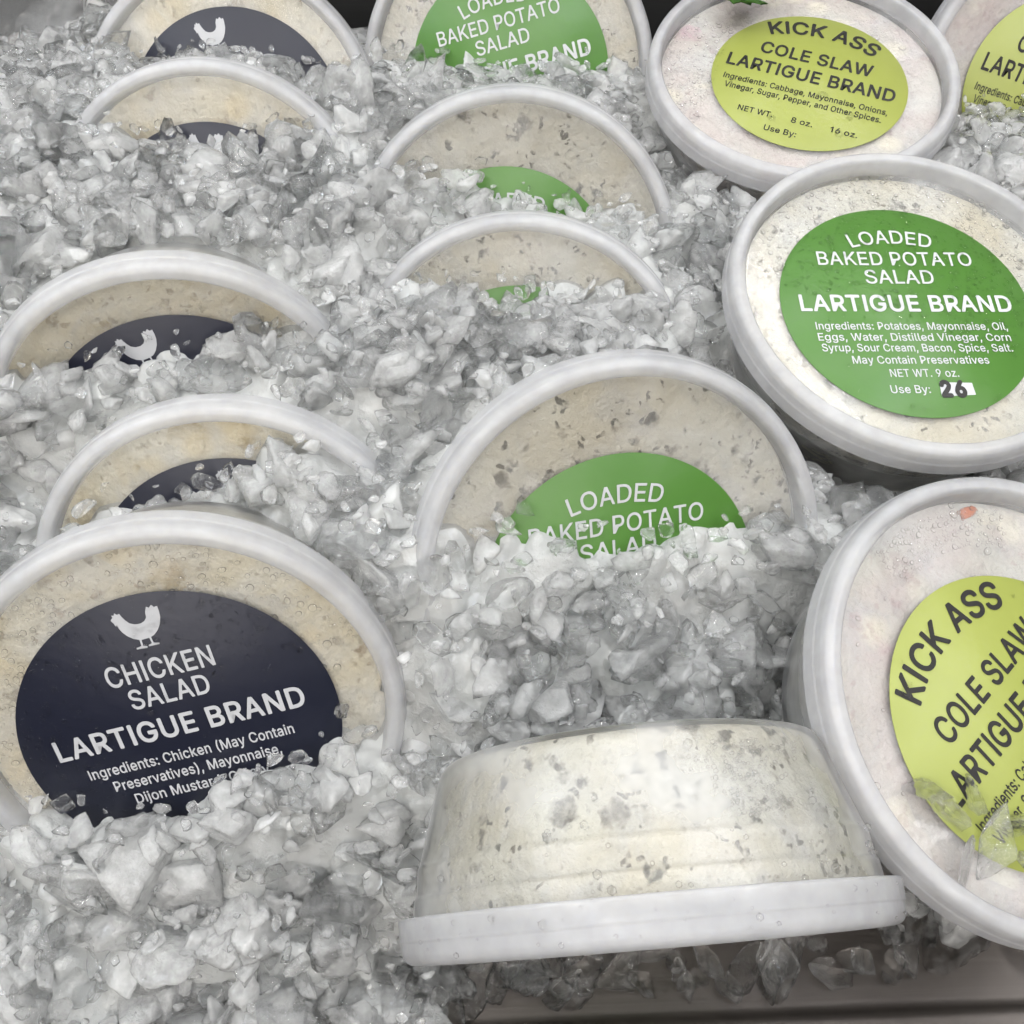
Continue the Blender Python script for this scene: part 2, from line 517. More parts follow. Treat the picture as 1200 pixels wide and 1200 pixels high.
# ------------------------------------------------------------------ lettering
# letter outlines in thousandths: advance, closed loops
GLYPHS = {
    '(': (273, '89,207 92,264 101,324 114,384 132,441 153,494 177,539 236,539 212,485 191,428 174,370 161,313 154,258 151,207 154,161 160,115 172,67 188,16 209,-38 236,-96 177,-96 139,-21 111,55 95,131'),
    ')': (273, '37,-96 64,-37 86,18 102,69 113,116 120,162 122,207 119,258 112,313 99,370 82,428 62,485 37,539 97,539 121,494 142,441 159,384 173,323 181,264 184,207 178,130 161,53 134,-22 97,-96'),
    ',': (188, '38,-119 68,71 137,71 84,-119'),
    '.': (188, '95,-4 78,-1 63,9 53,24 50,41 53,59 63,73 78,83 95,87 113,83 128,73 138,59 141,41 138,24 128,9 113,-1'),
    '1': (380, '205,0 205,415 95,340 95,405 215,509 272,509 272,0'),
    '2': (453, '64,0 64,47 234,229 282,282 299,305 311,327 318,348 320,371 317,397 308,419 293,436 273,449 250,457 224,460 196,457 172,447 153,433 139,413 130,390 127,362 66,362 71,405 86,442 111,473 143,496 182,511 225,516 268,511 306,497 337,474 361,445 376,411 381,372 378,345 371,318 357,290 336,259 306,223 267,180 153,60 153,57 389,57 389,0'),
    '6': (453, '226,-7 182,-1 142,15 109,40 84,74 69,115 64,162 68,199 80,239 102,285 137,340 252,509 322,509 151,261 145,261 165,288 196,307 214,312 235,314 278,309 316,295 346,271 370,240 384,201 389,157 384,112 368,73 343,39 310,14 271,-2;226,48 254,52 279,63 299,79 314,101 324,128 327,157 324,187 314,213 299,235 279,251 254,262 226,265 198,262 174,252 153,235 138,214 128,188 125,158 128,128 138,102 153,79 174,63 198,52'),
    '8': (453, '226,-7 178,-2 136,11 101,33 74,62 57,96 52,135 55,166 65,195 81,220 101,241 125,256 153,265 153,267 119,282 93,308 76,342 70,380 75,417 90,450 114,477 146,498 184,511 226,516 269,511 306,498 337,477 361,450 377,417 382,380 376,342 359,308 333,282 300,267 300,265 327,256 351,241 372,220 387,195 397,166 401,135 395,96 378,62 352,33 317,11 275,-2;226,49 258,52 285,60 307,74 323,91 333,113 337,139 333,165 322,189 305,208 283,223 256,232 226,235 196,232 169,223 147,208 130,189 119,165 115,139 119,113 129,91 145,74 167,60 195,52;226,290 252,292 274,300 293,313 307,330 316,351 319,376 316,399 308,420 294,437 275,449 252,457 226,460 200,457 177,449 159,437 145,420 136,399 133,376 136,351 145,330 159,313 178,300 201,292'),
    '9': (453, '226,516 271,510 310,494 343,468 368,434 384,393 389,347 385,309 373,270 350,224 315,168 200,0 130,0 301,248 307,248 287,221 257,202 238,196 218,195 175,199 137,214 106,237 83,269 68,307 64,352 69,397 85,436 110,469 143,494 182,510;226,460 199,457 174,446 154,429 138,407 129,381 125,352 129,322 138,295 154,274 174,257 199,247 226,243 254,247 279,257 299,273 314,295 324,321 327,350 324,381 314,407 299,429 279,446 254,457'),
    ':': (188, '95,-4 78,-1 63,9 53,24 50,41 53,59 63,73 78,83 95,87 113,83 128,73 138,59 141,41 138,24 128,9 113,-1;95,271 78,274 63,284 53,299 50,316 53,334 63,349 78,359 95,362 113,359 128,349 138,334 141,316 138,299 128,284 113,274'),
    'A': (480, '16,0 201,509 276,509 463,0 395,0 287,302 264,372 232,478 245,478 213,371 191,302 85,0;110,142 110,199 370,199 370,142'),
    'B': (456, '60,0 60,509 241,509 274,507 304,501 329,491 350,477 367,461 381,442 390,421 396,398 398,374 397,353 393,336 387,320 378,307 368,295 356,286 343,278 329,272 315,267 315,262 331,260 347,254 363,245 378,234 391,220 402,203 411,184 416,161 418,136 416,111 410,88 400,67 386,48 368,31 344,18 317,8 284,2 247,0;125,57 245,57 281,60 309,67 330,80 344,96 353,115 355,137 354,153 350,169 342,184 333,197 320,209 306,218 289,225 269,229 248,231 125,231;125,285 238,285 256,287 273,290 288,296 302,304 314,314 323,326 330,340 335,355 336,372 333,393 326,412 313,429 294,442 270,449 240,452 125,452'),
    'C': (510, '267,-7 225,-3 186,7 150,25 119,49 92,79 70,115 53,157 44,203 40,254 44,305 53,352 70,393 92,429 119,459 150,484 186,501 225,512 267,516 293,514 317,511 340,504 362,496 383,485 402,471 419,456 435,438 448,418 459,397 467,373 473,348 408,348 404,365 397,380 389,395 380,407 369,418 357,428 344,437 330,444 315,449 300,453 284,455 267,456 237,453 209,445 184,432 161,414 141,391 125,364 113,332 106,295 103,254 106,213 113,177 125,145 141,117 161,94 184,76 210,63 237,56 267,53 284,54 300,56 315,60 330,65 344,72 357,81 369,90 380,102 389,114 397,128 404,144 408,160 473,160 467,135 459,112 448,91 435,71 420,53 402,38 383,24 363,13 341,5 317,-2 293,-6'),
    'D': (502, '219,0 96,0 96,57 215,57 254,60 288,68 318,81 343,99 363,122 379,149 390,181 397,216 399,255 397,294 390,329 379,361 364,388 344,410 320,428 291,441 258,449 221,452 93,452 93,509 225,509 273,505 315,495 353,478 385,455 412,426 433,391 449,351 458,306 462,255 458,205 449,159 433,119 411,83 384,54 351,31 312,14 268,3;125,509 125,0 60,0 60,509'),
    'E': (419, '60,0 60,509 372,509 372,452 125,452 125,286 355,286 355,229 125,229 125,57 375,57 375,0'),
    'G': (520, '269,-7 225,-3 185,7 149,25 118,49 91,79 69,116 53,157 43,203 40,254 43,305 53,352 69,393 91,429 117,459 149,484 184,501 223,512 265,516 291,514 316,510 340,504 363,494 384,483 403,469 421,453 436,436 449,416 460,395 468,373 474,349 408,349 402,365 395,379 387,393 378,406 368,417 356,427 344,436 330,443 315,448 300,453 283,455 265,456 236,453 209,445 183,432 160,414 141,392 125,364 113,332 106,295 103,254 106,213 113,177 125,145 141,117 161,95 184,76 210,63 238,56 269,53 296,55 322,61 345,71 365,85 382,102 396,123 407,147 413,173 415,202 434,199 283,199 283,256 478,256 478,200 475,160 466,124 451,91 431,62 406,38 377,19 344,5 308,-4'),
    'H': (517, '60,0 60,509 125,509 125,289 392,289 392,509 457,509 457,0 392,0 392,232 125,232 125,0'),
    'I': (186, '60,0 60,509 126,509 126,0'),
    'K': (467, '104,145 104,216 139,261 174,303 212,344 364,509 448,509 231,276 228,276;60,0 60,509 125,509 125,334 124,225 125,193 125,0;372,0 188,259 228,309 449,0'),
    'L': (393, '60,0 60,509 125,509 125,57 361,57 361,0'),
    'M': (628, '60,0 60,509 152,509 277,187 287,159 299,123 311,84 322,49 307,49 318,83 330,121 342,158 352,187 476,509 568,509 568,0 504,0 504,291 504,327 505,369 506,413 507,457 513,457 498,409 482,363 467,322 456,291 342,0 286,0 170,291 159,321 145,361 129,408 112,457 119,457 120,416 121,372 122,328 122,291 122,0'),
    'N': (523, '60,0 60,509 136,509 343,183 363,151 388,107 414,55 405,54 401,108 399,157 399,195 399,509 463,509 463,0 387,0 202,290 177,331 148,381 108,452 119,454 122,384 124,328 125,291 125,0'),
    'O': (533, '267,-7 225,-3 186,7 150,25 119,49 92,79 70,115 53,157 44,203 40,254 44,305 53,352 70,393 92,429 119,459 150,484 186,501 225,512 267,516 309,512 348,501 384,484 415,459 442,429 464,393 480,352 490,305 493,254 490,203 480,157 464,115 442,79 415,49 384,25 348,7 309,-3;267,53 296,55 324,63 349,76 372,94 392,116 408,144 420,176 428,213 430,254 428,295 420,332 408,365 392,392 372,415 349,433 324,446 296,453 267,456 237,453 210,445 184,433 161,415 142,392 125,364 113,332 106,295 103,254 106,213 113,176 125,144 142,117 161,94 184,76 210,63 237,55'),
    'P': (445, '60,0 60,509 235,509 272,506 305,499 332,487 356,471 375,452 390,430 400,404 407,377 409,348 407,318 400,291 390,265 375,243 356,223 332,207 305,195 272,188 235,186 109,186 109,242 233,242 257,244 279,248 297,256 312,266 324,279 333,294 339,310 343,328 344,348 343,367 339,385 333,402 324,416 312,428 297,439 279,446 257,451 232,452 125,452 125,0'),
    'R': (449, '60,0 60,509 236,509 273,506 305,500 333,489 356,473 376,455 390,433 401,408 407,381 409,352 407,323 401,296 390,271 376,250 356,232 333,217 305,206 273,200 236,198 96,198 96,255 234,255 258,256 280,260 298,267 313,276 325,287 334,300 340,316 344,333 345,352 344,371 340,389 334,405 325,419 313,430 298,440 279,446 258,451 233,452 125,452 125,0;353,0 230,229 303,229 428,0'),
    'S': (447, '224,-9 188,-7 156,-1 128,9 102,23 81,40 64,60 51,83 42,109 38,137 104,137 108,118 114,102 123,88 136,76 150,66 166,59 185,53 204,50 224,49 246,50 267,54 286,60 303,69 317,79 329,92 338,106 344,122 346,139 344,154 340,168 332,179 322,189 310,197 296,205 245,222 184,239 145,253 112,269 86,289 67,313 56,341 52,372 54,400 62,425 75,448 92,468 113,484 138,498 165,508 195,514 227,516 259,514 289,508 316,498 340,484 360,468 377,449 390,427 398,403 401,378 337,378 332,402 320,421 302,437 280,449 254,456 225,459 204,457 185,454 167,448 152,440 139,430 129,418 121,405 117,391 115,376 117,359 122,345 131,334 142,324 155,315 169,308 212,293 264,279 312,264 328,256 344,248 359,238 372,226 384,213 395,198 402,180 407,161 408,139 406,112 399,87 386,64 370,43 349,25 323,11 294,0 261,-7'),
    'T': (449, '32,452 32,509 417,509 417,452 257,452 257,0 193,0 193,452'),
    'U': (517, '259,-8 220,-6 186,2 154,15 126,33 103,55 85,80 71,108 63,140 60,173 60,509 124,509 124,178 126,155 132,133 141,113 153,95 169,80 187,68 208,59 232,53 259,52 285,53 309,59 331,68 349,80 364,95 377,113 385,133 391,155 393,178 393,509 457,509 457,173 454,140 446,108 433,80 414,55 391,33 363,15 332,2 297,-6'),
    'V': (480, '204,0 16,509 84,509 192,206 215,137 248,31 235,31 267,138 290,206 395,509 463,509 278,0'),
    'W': (686, '155,0 16,509 82,509 163,196 175,145 187,94 197,40 189,40 200,94 211,145 224,196 306,509 380,509 462,196 474,145 486,94 497,40 488,40 499,94 510,145 523,196 603,509 670,509 530,0 455,0 368,323 351,391 336,475 350,475 335,395 318,323 230,0'),
    'a': (389, '160,-9 126,-5 94,5 68,22 48,45 35,73 30,108 34,138 43,161 58,179 78,193 100,203 125,211 178,220 234,227 265,235 276,255 276,257 273,279 267,297 256,311 240,322 220,329 196,331 171,329 149,322 118,301 100,274 41,291 57,322 79,346 104,364 133,375 163,382 194,384 239,379 263,372 286,360 306,343 322,320 333,290 337,251 337,0 277,0 277,52 272,52 252,25 236,12 215,1 190,-6;170,45 202,49 228,59 248,74 263,93 272,115 276,138 276,190 259,182 231,176 200,171 175,168 134,159 117,150 103,139 95,124 92,105 94,87 102,72 114,61 130,52 149,47'),
    'b': (424, '229,-8 198,-5 172,4 153,17 138,31 118,59 112,59 112,0 53,0 53,509 114,509 114,319 118,319 137,346 152,360 171,373 197,381 229,384 274,378 313,361 345,332 370,293 385,245 390,189 385,133 370,84 346,45 313,16 274,-2;220,47 253,51 279,66 301,88 316,117 325,151 328,189 325,227 316,261 301,290 280,311 253,325 220,330 188,325 161,312 140,291 125,263 116,229 113,189 116,150 125,115 140,86 162,65 188,51'),
    'c': (396, '207,-8 159,-2 117,16 82,46 56,85 40,133 34,187 40,243 56,291 82,330 117,360 159,378 207,384 234,383 260,377 284,368 305,356 324,341 340,322 353,301 362,277 303,262 290,289 270,311 242,325 207,330 173,325 145,310 124,287 108,258 99,224 96,187 99,151 108,117 124,89 145,66 173,51 207,46 243,52 271,66 292,89 304,117 363,102 354,78 341,56 325,37 306,21 285,9 261,-1 235,-6'),
    'd': (424, '195,-8 151,-2 111,16 79,45 55,84 39,133 34,189 39,245 55,293 79,332 112,361 151,378 196,384 228,381 253,373 272,360 287,346 306,319 311,319 311,509 372,509 372,0 313,0 313,59 307,59 287,31 272,17 252,4 227,-5;205,47 236,51 263,65 284,86 299,115 309,150 312,189 309,229 300,263 284,291 263,312 237,325 205,330 172,325 145,311 124,290 108,261 99,227 96,189 99,151 109,117 124,88 145,66 172,51'),
    'e': (404, '212,-8 161,-2 117,16 82,46 56,85 40,132 34,187 39,242 55,290 81,329 115,359 157,378 205,384 236,382 266,374 294,361 319,341 341,315 357,282 368,242 371,194 371,169 75,169 75,221 338,221 310,202 307,237 298,269 283,294 263,314 237,326 205,330 173,326 146,313 125,294 109,270 99,241 96,211 96,178 100,139 110,106 128,80 151,61 179,50 212,46 234,48 254,53 271,61 285,73 297,88 306,105 365,91 353,63 335,39 311,19 283,4 249,-5'),
    'g': (425, '207,-151 168,-148 134,-140 105,-127 82,-110 64,-91 51,-69 101,-41 122,-66 136,-78 154,-88 178,-95 207,-97 249,-92 282,-75 304,-47 311,-6 311,68 306,68 287,41 272,28 252,16 227,8 195,5 152,10 113,27 80,53 55,90 39,136 34,191 39,246 55,293 80,332 112,361 152,378 196,384 228,382 253,373 273,360 288,346 308,319 313,319 313,379 372,379 372,-9 367,-54 350,-90 324,-117 291,-136 251,-147;205,59 237,63 264,75 285,95 300,121 309,154 312,193 309,231 300,264 285,291 264,312 237,325 205,330 172,325 145,312 124,290 109,262 99,229 96,193 99,155 109,123 124,96 145,76 172,63'),
    'h': (410, '114,227 114,0 53,0 53,509 114,509 114,287 102,287 124,332 152,362 187,379 227,384 264,380 295,369 321,349 341,321 353,285 357,240 357,0 296,0 296,235 290,275 273,304 246,323 210,329 184,326 161,317 141,303 126,283 117,257'),
    'i': (167, '53,0 53,379 114,379 114,0;84,443 67,446 54,455 44,468 41,483 44,499 54,512 67,521 84,524 100,521 114,512 123,499 126,483 123,468 114,455 100,446'),
    'j': (167, '53,379 114,379 114,-30 111,-63 102,-90 86,-113 65,-129 37,-139 4,-143 -10,-143 -10,-87 2,-87 25,-83 40,-72 50,-54 53,-29;83,443 67,446 53,455 44,468 41,483 44,499 53,512 67,521 83,524 100,521 114,512 123,499 126,483 123,468 114,455 100,446'),
    'k': (381, '110,137 110,212 121,212 284,379 360,379 184,199 177,199;53,0 53,509 114,509 114,0;294,0 148,186 191,229 372,0'),
    'l': (189, '139,-2 101,3 74,20 58,47 53,84 53,509 114,509 114,99 115,77 120,62 130,54 146,52 160,53 170,54 181,3 162,-1'),
    'm': (610, '53,0 53,379 112,379 112,295 108,295 118,323 132,346 151,363 172,376 195,384 219,386 257,380 287,361 309,331 321,295 312,295 322,321 337,343 357,361 381,375 407,383 437,386 468,383 497,372 522,354 541,328 553,296 557,255 557,0 496,0 496,254 490,289 473,313 447,326 419,330 395,328 374,320 358,307 345,290 338,270 335,247 335,0 274,0 274,260 269,288 253,311 229,326 199,330 178,328 158,320 140,307 126,289 117,266 114,238 114,0'),
    'n': (410, '114,227 114,0 53,0 53,379 112,379 112,287 102,287 124,332 152,362 187,379 227,384 264,380 295,369 321,349 341,321 353,285 357,240 357,0 296,0 296,235 290,275 273,304 246,323 210,329 184,326 161,317 141,303 126,283 117,257'),
    'o': (415, '207,-8 159,-2 117,16 82,46 56,85 40,133 34,187 40,243 56,291 82,330 117,360 159,378 207,384 256,378 299,360 333,330 359,291 376,243 381,187 376,133 359,85 333,46 299,16 256,-2;207,46 242,51 270,66 292,89 307,117 316,151 319,187 316,224 307,258 292,287 270,310 242,325 207,330 173,325 145,310 124,287 108,258 99,224 96,187 99,151 108,117 124,89 145,66 173,51'),
    'p': (424, '53,-143 53,379 112,379 112,319 118,319 137,346 152,360 171,373 197,381 229,384 274,378 313,361 345,332 370,293 385,245 390,189 385,133 370,84 346,45 313,16 274,-2 229,-8 198,-5 173,4 153,17 138,31 118,59 114,59 114,-143;220,47 253,51 279,66 301,88 316,117 325,151 328,189 325,227 316,261 301,290 280,311 253,325 220,330 188,325 161,312 140,291 125,263 116,229 113,189 116,150 125,115 140,86 162,65 188,51'),
    'r': (259, '53,0 53,379 112,379 112,321 115,321 130,347 152,367 181,380 213,385 229,384 243,384 243,322 230,324 207,326 182,323 159,315 140,301 126,284 117,262 114,237 114,0'),
    's': (365, '182,-8 145,-5 112,3 84,18 62,38 45,63 36,94 94,107 105,79 124,60 150,49 181,45 217,50 244,62 262,81 268,103 265,121 254,136 237,147 212,155 149,170 104,186 72,208 53,237 47,274 51,305 65,332 87,354 115,370 149,381 187,384 223,381 254,372 279,358 299,339 314,316 324,290 268,277 258,298 243,316 219,328 187,333 156,329 131,317 114,299 109,277 112,258 124,243 144,232 172,223 229,209 275,194 306,171 325,142 331,107 326,75 312,47 290,24 260,6 223,-5'),
    't': (227, '204,379 204,327 6,327 6,379;65,471 126,471 126,98 128,76 136,61 150,53 170,50 185,51 202,54 213,2 192,-3 168,-4 125,2 92,21 72,52 65,93'),
    'u': (410, '182,-5 146,-1 115,11 89,31 69,59 57,95 53,139 53,379 114,379 114,144 119,105 137,75 164,56 200,50 226,53 249,62 268,77 283,97 293,122 296,153 296,379 357,379 357,0 298,0 298,92 307,92 286,47 257,17 222,0'),
    'v': (389, '163,0 17,379 84,379 165,155 187,87 206,21 184,21 203,87 224,155 305,379 371,379 226,0'),
    'y': (389, '47,-139 61,-86 71,-87 104,-89 118,-84 130,-74 141,-58 151,-36 163,-1 17,379 84,379 165,155 187,87 206,21 184,21 202,87 224,155 305,379 371,379 204,-58 191,-85 177,-107 159,-124 139,-136 117,-143 91,-145 65,-143'),
    'z': (380, '42,0 42,46 254,320 254,323 48,323 48,379 333,379 333,331 126,60 126,56 339,56 339,0'),
    ' ': (188, ''),
}


def point_inside(p, poly):
    odd = False
    for (x0, y0), (x1, y1) in zip(poly, poly[1:] + poly[:1]):
        if (y0 > p[1]) != (y1 > p[1]) and p[0] < x0 + (p[1] - y0) * (x1 - x0) / (y1 - y0):
            odd = not odd
    return odd


def text_mesh_data(body, width=None, cap=None, bold=0.0, x=0.0, y=0.0, arc=None, align='C'):
    """vertices and faces of one line, metres; cap = cap height, width squeezes the line to fit"""
    strokes = {}                       # overlapping strokes of a letter go on separate sheets
    pen = 0.0
    for ch in body:
        adv, loops = GLYPHS[ch]
        outer = []
        for lp in loops.split(';'):
            if not lp:
                continue
            pts = [tuple(float(q) / 1000 for q in p.split(',')) for p in lp.split(' ')]
            area = sum(p[0] * q[1] - q[0] * p[1] for p, q in zip(pts, pts[1:] + pts[:1]))
            pts = [(px + pen, py) for px, py in pts]
            if not outer or area * outer[0][0] > 0:
                outer.append((area, [pts]))
            else:
                for ar, group in reversed(outer):
                    if point_inside(pts[0], group[0]):
                        group.append(pts)
                        break
        for k, (ar, group) in enumerate(outer):
            strokes.setdefault(k, []).extend(group)
        pen += adv / 1000 + 1.2 * bold
    sheets = []
    for k, loops in strokes.items():
        c = bpy.data.curves.new('line', 'CURVE')
        c.dimensions = '2D'
        c.fill_mode = 'BOTH'
        for pts in loops:
            sp = c.splines.new('POLY')
            sp.use_cyclic_u = True
            sp.points.add(len(pts) - 1)
            for q, (px, py) in zip(sp.points, pts):
                q.co = (px, py, 0, 1)
        o = bpy.data.objects.new('line', c)
        COL.objects.link(o)
        dg = bpy.context.evaluated_depsgraph_get()
        me = bpy.data.meshes.new_from_object(o.evaluated_get(dg))
        vv = np.array([q.co[:] for q in me.vertices])
        vv[:, 2] = k * 2e-5
        sheets.append((vv, [list(p.vertices) for p in me.polygons]))
        bpy.data.objects.remove(o)
        bpy.data.curves.remove(c)
        bpy.data.meshes.remove(me)
    v, f = merge(sheets)
    if bold:                           # a heavier weight: the strokes laid round a small circle
        ring = [(0.0, 0.0)] + [(bold * math.cos(t), bold * math.sin(t)) for t in np.linspace(0, 2 * math.pi, 8, endpoint=False)]
        v, f = merge([(v + np.array([dx, dy, 4e-5 + k * 4e-6]), f) for k, (dx, dy) in enumerate(ring)])
    lo, hi = v[:, 0].min(), v[:, 0].max()
    sy = cap / 0.509
    sx = sy if width is None else width / (hi - lo)
    v[:, 0] = (v[:, 0] - (0.5 * (lo + hi) if align == 'C' else lo)) * sx
    v[:, 1] *= sy
    if arc:
        a = v[:, 0] / arc
        rr = arc + v[:, 1]
        v[:, 0], v[:, 1] = rr * np.sin(a), rr * np.cos(a) - arc
    v[:, 0] += x
    v[:, 1] += y
    return v, f


def merge(parts):
    V, F, n = [], [], 0
    for v, f in parts:
        V.append(v)
        F += [[i + n for i in q] for q in f]
        n += len(v)
    return np.concatenate(V), F


def lettering(name, lines):
    v, f = merge([text_mesh_data(**l) for l in lines])
    me = bpy.data.meshes.new(name)
    me.from_pydata(v.tolist(), [], f)
    me.update()
    return me


mm = 0.001
L = dict
TEXT = {
    'chicken': lettering('chicken_lettering', [
        L(body='CHICKEN', width=28 * mm, cap=6.0 * mm, bold=0.012, x=0.5 * mm, y=17.4 * mm),
        L(body='SALAD', width=21 * mm, cap=5.8 * mm, bold=0.012, x=0.5 * mm, y=9.6 * mm),
        L(body='LARTIGUE BRAND', width=67 * mm, cap=6.2 * mm, bold=0.019, y=-1.0 * mm),
        L(body='Ingredients: Chicken (May Contain', width=56 * mm, cap=3.2 * mm, bold=0.012, y=-8.8 * mm),
        L(body='Preservatives), Mayonnaise,', width=46 * mm, cap=3.2 * mm, bold=0.012, y=-14.2 * mm),
        L(body='Dijon Mustard, Celery,', width=38 * mm, cap=3.2 * mm, bold=0.012, y=-19.6 * mm)]),
    'potato': lettering('potato_lettering', [
        L(body='LOADED', width=26 * mm, cap=5.2 * mm, bold=0.008, y=25.4 * mm, arc=46 * mm),
        L(body='BAKED POTATO', width=50 * mm, cap=5.2 * mm, bold=0.008, y=16.6 * mm),
        L(body='SALAD', width=22 * mm, cap=5.2 * mm, bold=0.008, y=9.4 * mm),
        L(body='LARTIGUE BRAND', width=67 * mm, cap=5.9 * mm, bold=0.019, y=-1.2 * mm),
        L(body='Ingredients: Potatoes, Mayonnaise, Oil,', width=60 * mm, cap=2.7 * mm, bold=0.01, y=-8.2 * mm),
        L(body='Eggs, Water, Distilled Vinegar, Corn', width=60 * mm, cap=2.7 * mm, bold=0.01, y=-12.3 * mm),
        L(body='Syrup, Sour Cream, Bacon, Spice, Salt.', width=59 * mm, cap=2.7 * mm, bold=0.01, y=-16.2 * mm),
        L(body='May Contain Preservatives', width=42 * mm, cap=2.7 * mm, bold=0.01, y=-20.6 * mm),
        L(body='NET WT. 9 oz.', width=21 * mm, cap=2.7 * mm, bold=0.008, y=-25.3 * mm),
        L(body='Use By:', width=12 * mm, cap=2.7 * mm, bold=0.008, x=-5.5 * mm, y=-31.0 * mm)]),
    'slaw': lettering('slaw_lettering', [
        L(body='KICK ASS', width=41 * mm, cap=6.8 * mm, bold=0.020, y=25.2 * mm, arc=46 * mm),
        L(body='COLE SLAW', width=43 * mm, cap=6.2 * mm, bold=0.018, y=9.6 * mm),
        L(body='LARTIGUE BRAND', width=64 * mm, cap=6.4 * mm, bold=0.018, y=-1.0 * mm),
        L(body='Ingredients: Cabbage, Mayonnaise, Onions,', width=62 * mm, cap=2.9 * mm, bold=0.012, y=-8.8 * mm),
        L(body='Vinegar, Sugar, Pepper, and Other Spices.', width=59 * mm, cap=2.9 * mm, bold=0.012, y=-13.4 * mm),
        L(body='NET WT.', width=13 * mm, cap=2.8 * mm, bold=0.01, x=-15 * mm, y=-24.0 * mm),
        L(body='8 oz.', width=8 * mm, cap=2.8 * mm, bold=0.01, x=2.5 * mm, y=-24.0 * mm),
        L(body='16 oz.', width=10 * mm, cap=2.8 * mm, bold=0.01, x=18 * mm, y=-24.0 * mm),
        L(body='Use By:', width=12 * mm, cap=2.8 * mm, bold=0.01, x=-4 * mm, y=-31.0 * mm)]),
}

# hen silhouette facing left, units of its own height
HEN = [(-0.50, 0.36), (-0.44, 0.42), (-0.45, 0.48), (-0.40, 0.46), (-0.37, 0.52), (-0.33, 0.46), (-0.28, 0.48),
       (-0.26, 0.40), (-0.22, 0.30), (-0.16, 0.20), (-0.06, 0.14), (0.06, 0.13), (0.16, 0.17), (0.22, 0.25),
       (0.24, 0.38), (0.30, 0.50), (0.35, 0.46), (0.41, 0.52), (0.45, 0.45), (0.52, 0.46), (0.52, 0.34),
       (0.50, 0.18), (0.44, 0.02), (0.35, -0.12), (0.24, -0.22), (0.16, -0.25), (0.17, -0.40), (0.28, -0.43),
       (0.28, -0.47), (0.04, -0.47), (0.05, -0.43), (0.13, -0.41), (0.12, -0.26), (-0.02, -0.27), (-0.05, -0.27),
       (-0.06, -0.42), (0.02, -0.45), (0.01, -0.49), (-0.22, -0.48), (-0.21, -0.44), (-0.10, -0.42), (-0.09, -0.26),
       (-0.20, -0.20), (-0.30, -0.10), (-0.37, 0.02), (-0.40, 0.12), (-0.41, 0.22), (-0.45, 0.19), (-0.46, 0.27)]


def poly_mesh(name, pts):
    me = bpy.data.meshes.new(name)
    bm = bmesh.new()
    f = bm.faces.new([bm.verts.new((x, y, 0)) for x, y in pts])
    bmesh.ops.triangulate(bm, faces=[f])
    bmesh.ops.recalc_face_normals(bm, faces=bm.faces)
    bm.to_mesh(me)
    bm.free()
    return me


HEN_ME = poly_mesh('hen', [(x * 12.0 * mm, y * 11.5 * mm) for x, y in HEN])


def disc_mesh(name, r, t=0.00012, seg=128):
    return lathe_mesh(name, [(0, t), (r - 0.00005, t), (r, t * 0.6), (r, 0)], seg)


# ------------------------------------------------------------------ the tub, local z = lid normal, lid rim at z = 0
RAD = 0.0585
PANEL = -0.0055
LID_ME = lathe_mesh('lid', rounded([
    (0.0525, PANEL - 0.0006), (0.0525, PANEL + 0.0003), (0.0531, -0.0010), (0.0538, -0.0001), (0.0560, 0.0), (0.0573, -0.0008), (0.0579, -0.0024),
    (0.0581, -0.0046), (0.0584, -0.0051), (0.0586, -0.0092), (0.0583, -0.0098),
    (0.0576, -0.0098), (0.0572, -0.0040), (0.0562, -0.0018), (0.0546, -0.0014)], 0.0006))
WINDOW_ME = lathe_mesh('lid_window', [(0.0, PANEL), (0.0525, PANEL)], 96)
WALL_ME = lathe_mesh('tub_wall', rounded([
    (0.0552, -0.0060), (0.0546, -0.0138), (0.0540, -0.0146), (0.0536, -0.0205), (0.0531, -0.0213), (0.0474, -0.0412),
    (0.0455, -0.0438), (0.0, -0.0438)], 0.0018, 5))
FILL = [(0.0, -0.0072), (0.0515, -0.0072), (0.0532, -0.0085), (0.0524, -0.0200), (0.0516, -0.0212), (0.0464, -0.0406),
        (0.0443, -0.0428), (0.0, -0.0428)]
FILL_ME = lathe_mesh('salad', rounded(FILL, 0.0015, 4))
LABEL_ME = {'chicken': disc_mesh('label', 0.0420), 'potato': disc_mesh('label', 0.0395), 'slaw': disc_mesh('label', 0.0366)}
LABEL_MAT = {'chicken': 'navy', 'potato': 'green', 'slaw': 'lime'}

TUBS = []          # world matrices, for keeping the ice out of the tubs


def drops_mesh(name, spots):
    """flattened beads of water: spots = (x, y, z, radius)"""
    d, f = ICO[2]
    d = d * np.array([1, 1, 0.55])
    V, F = [], []
    for i, (x, y, z, r) in enumerate(spots):
        V.append(d * r * np.array([1 + 0.2 * math.sin(i * 7.1), 1 + 0.2 * math.sin(i * 3.7), 1]) + np.array([x, y, z]))
        F.append(f + i * len(d))
    return mesh_np(name, np.concatenate(V), np.concatenate(F))


def bead_spots(r, n, rmin, rmax, keep, lab_r, lab_off, rad=0.0515):
    out = []
    while len(out) < n:
        x, y = r.uniform(-rad, rad, 2)
        if math.hypot(x, y) > rad or not keep(x, y, r):
            continue
        s = rmin * (rmax / rmin) ** (r.random() ** 2.2)
        on = math.hypot(x - lab_off[0], y - lab_off[1]) < lab_r
        if any((x - a) ** 2 + (y - b) ** 2 < (0.8 * (s + q)) ** 2 for a, b, _, q in out[-400:]):
            if r.random() < 0.97:
                continue
        out.append((x, y, PANEL + (0.00022 if on else 0.0), s))
    return out


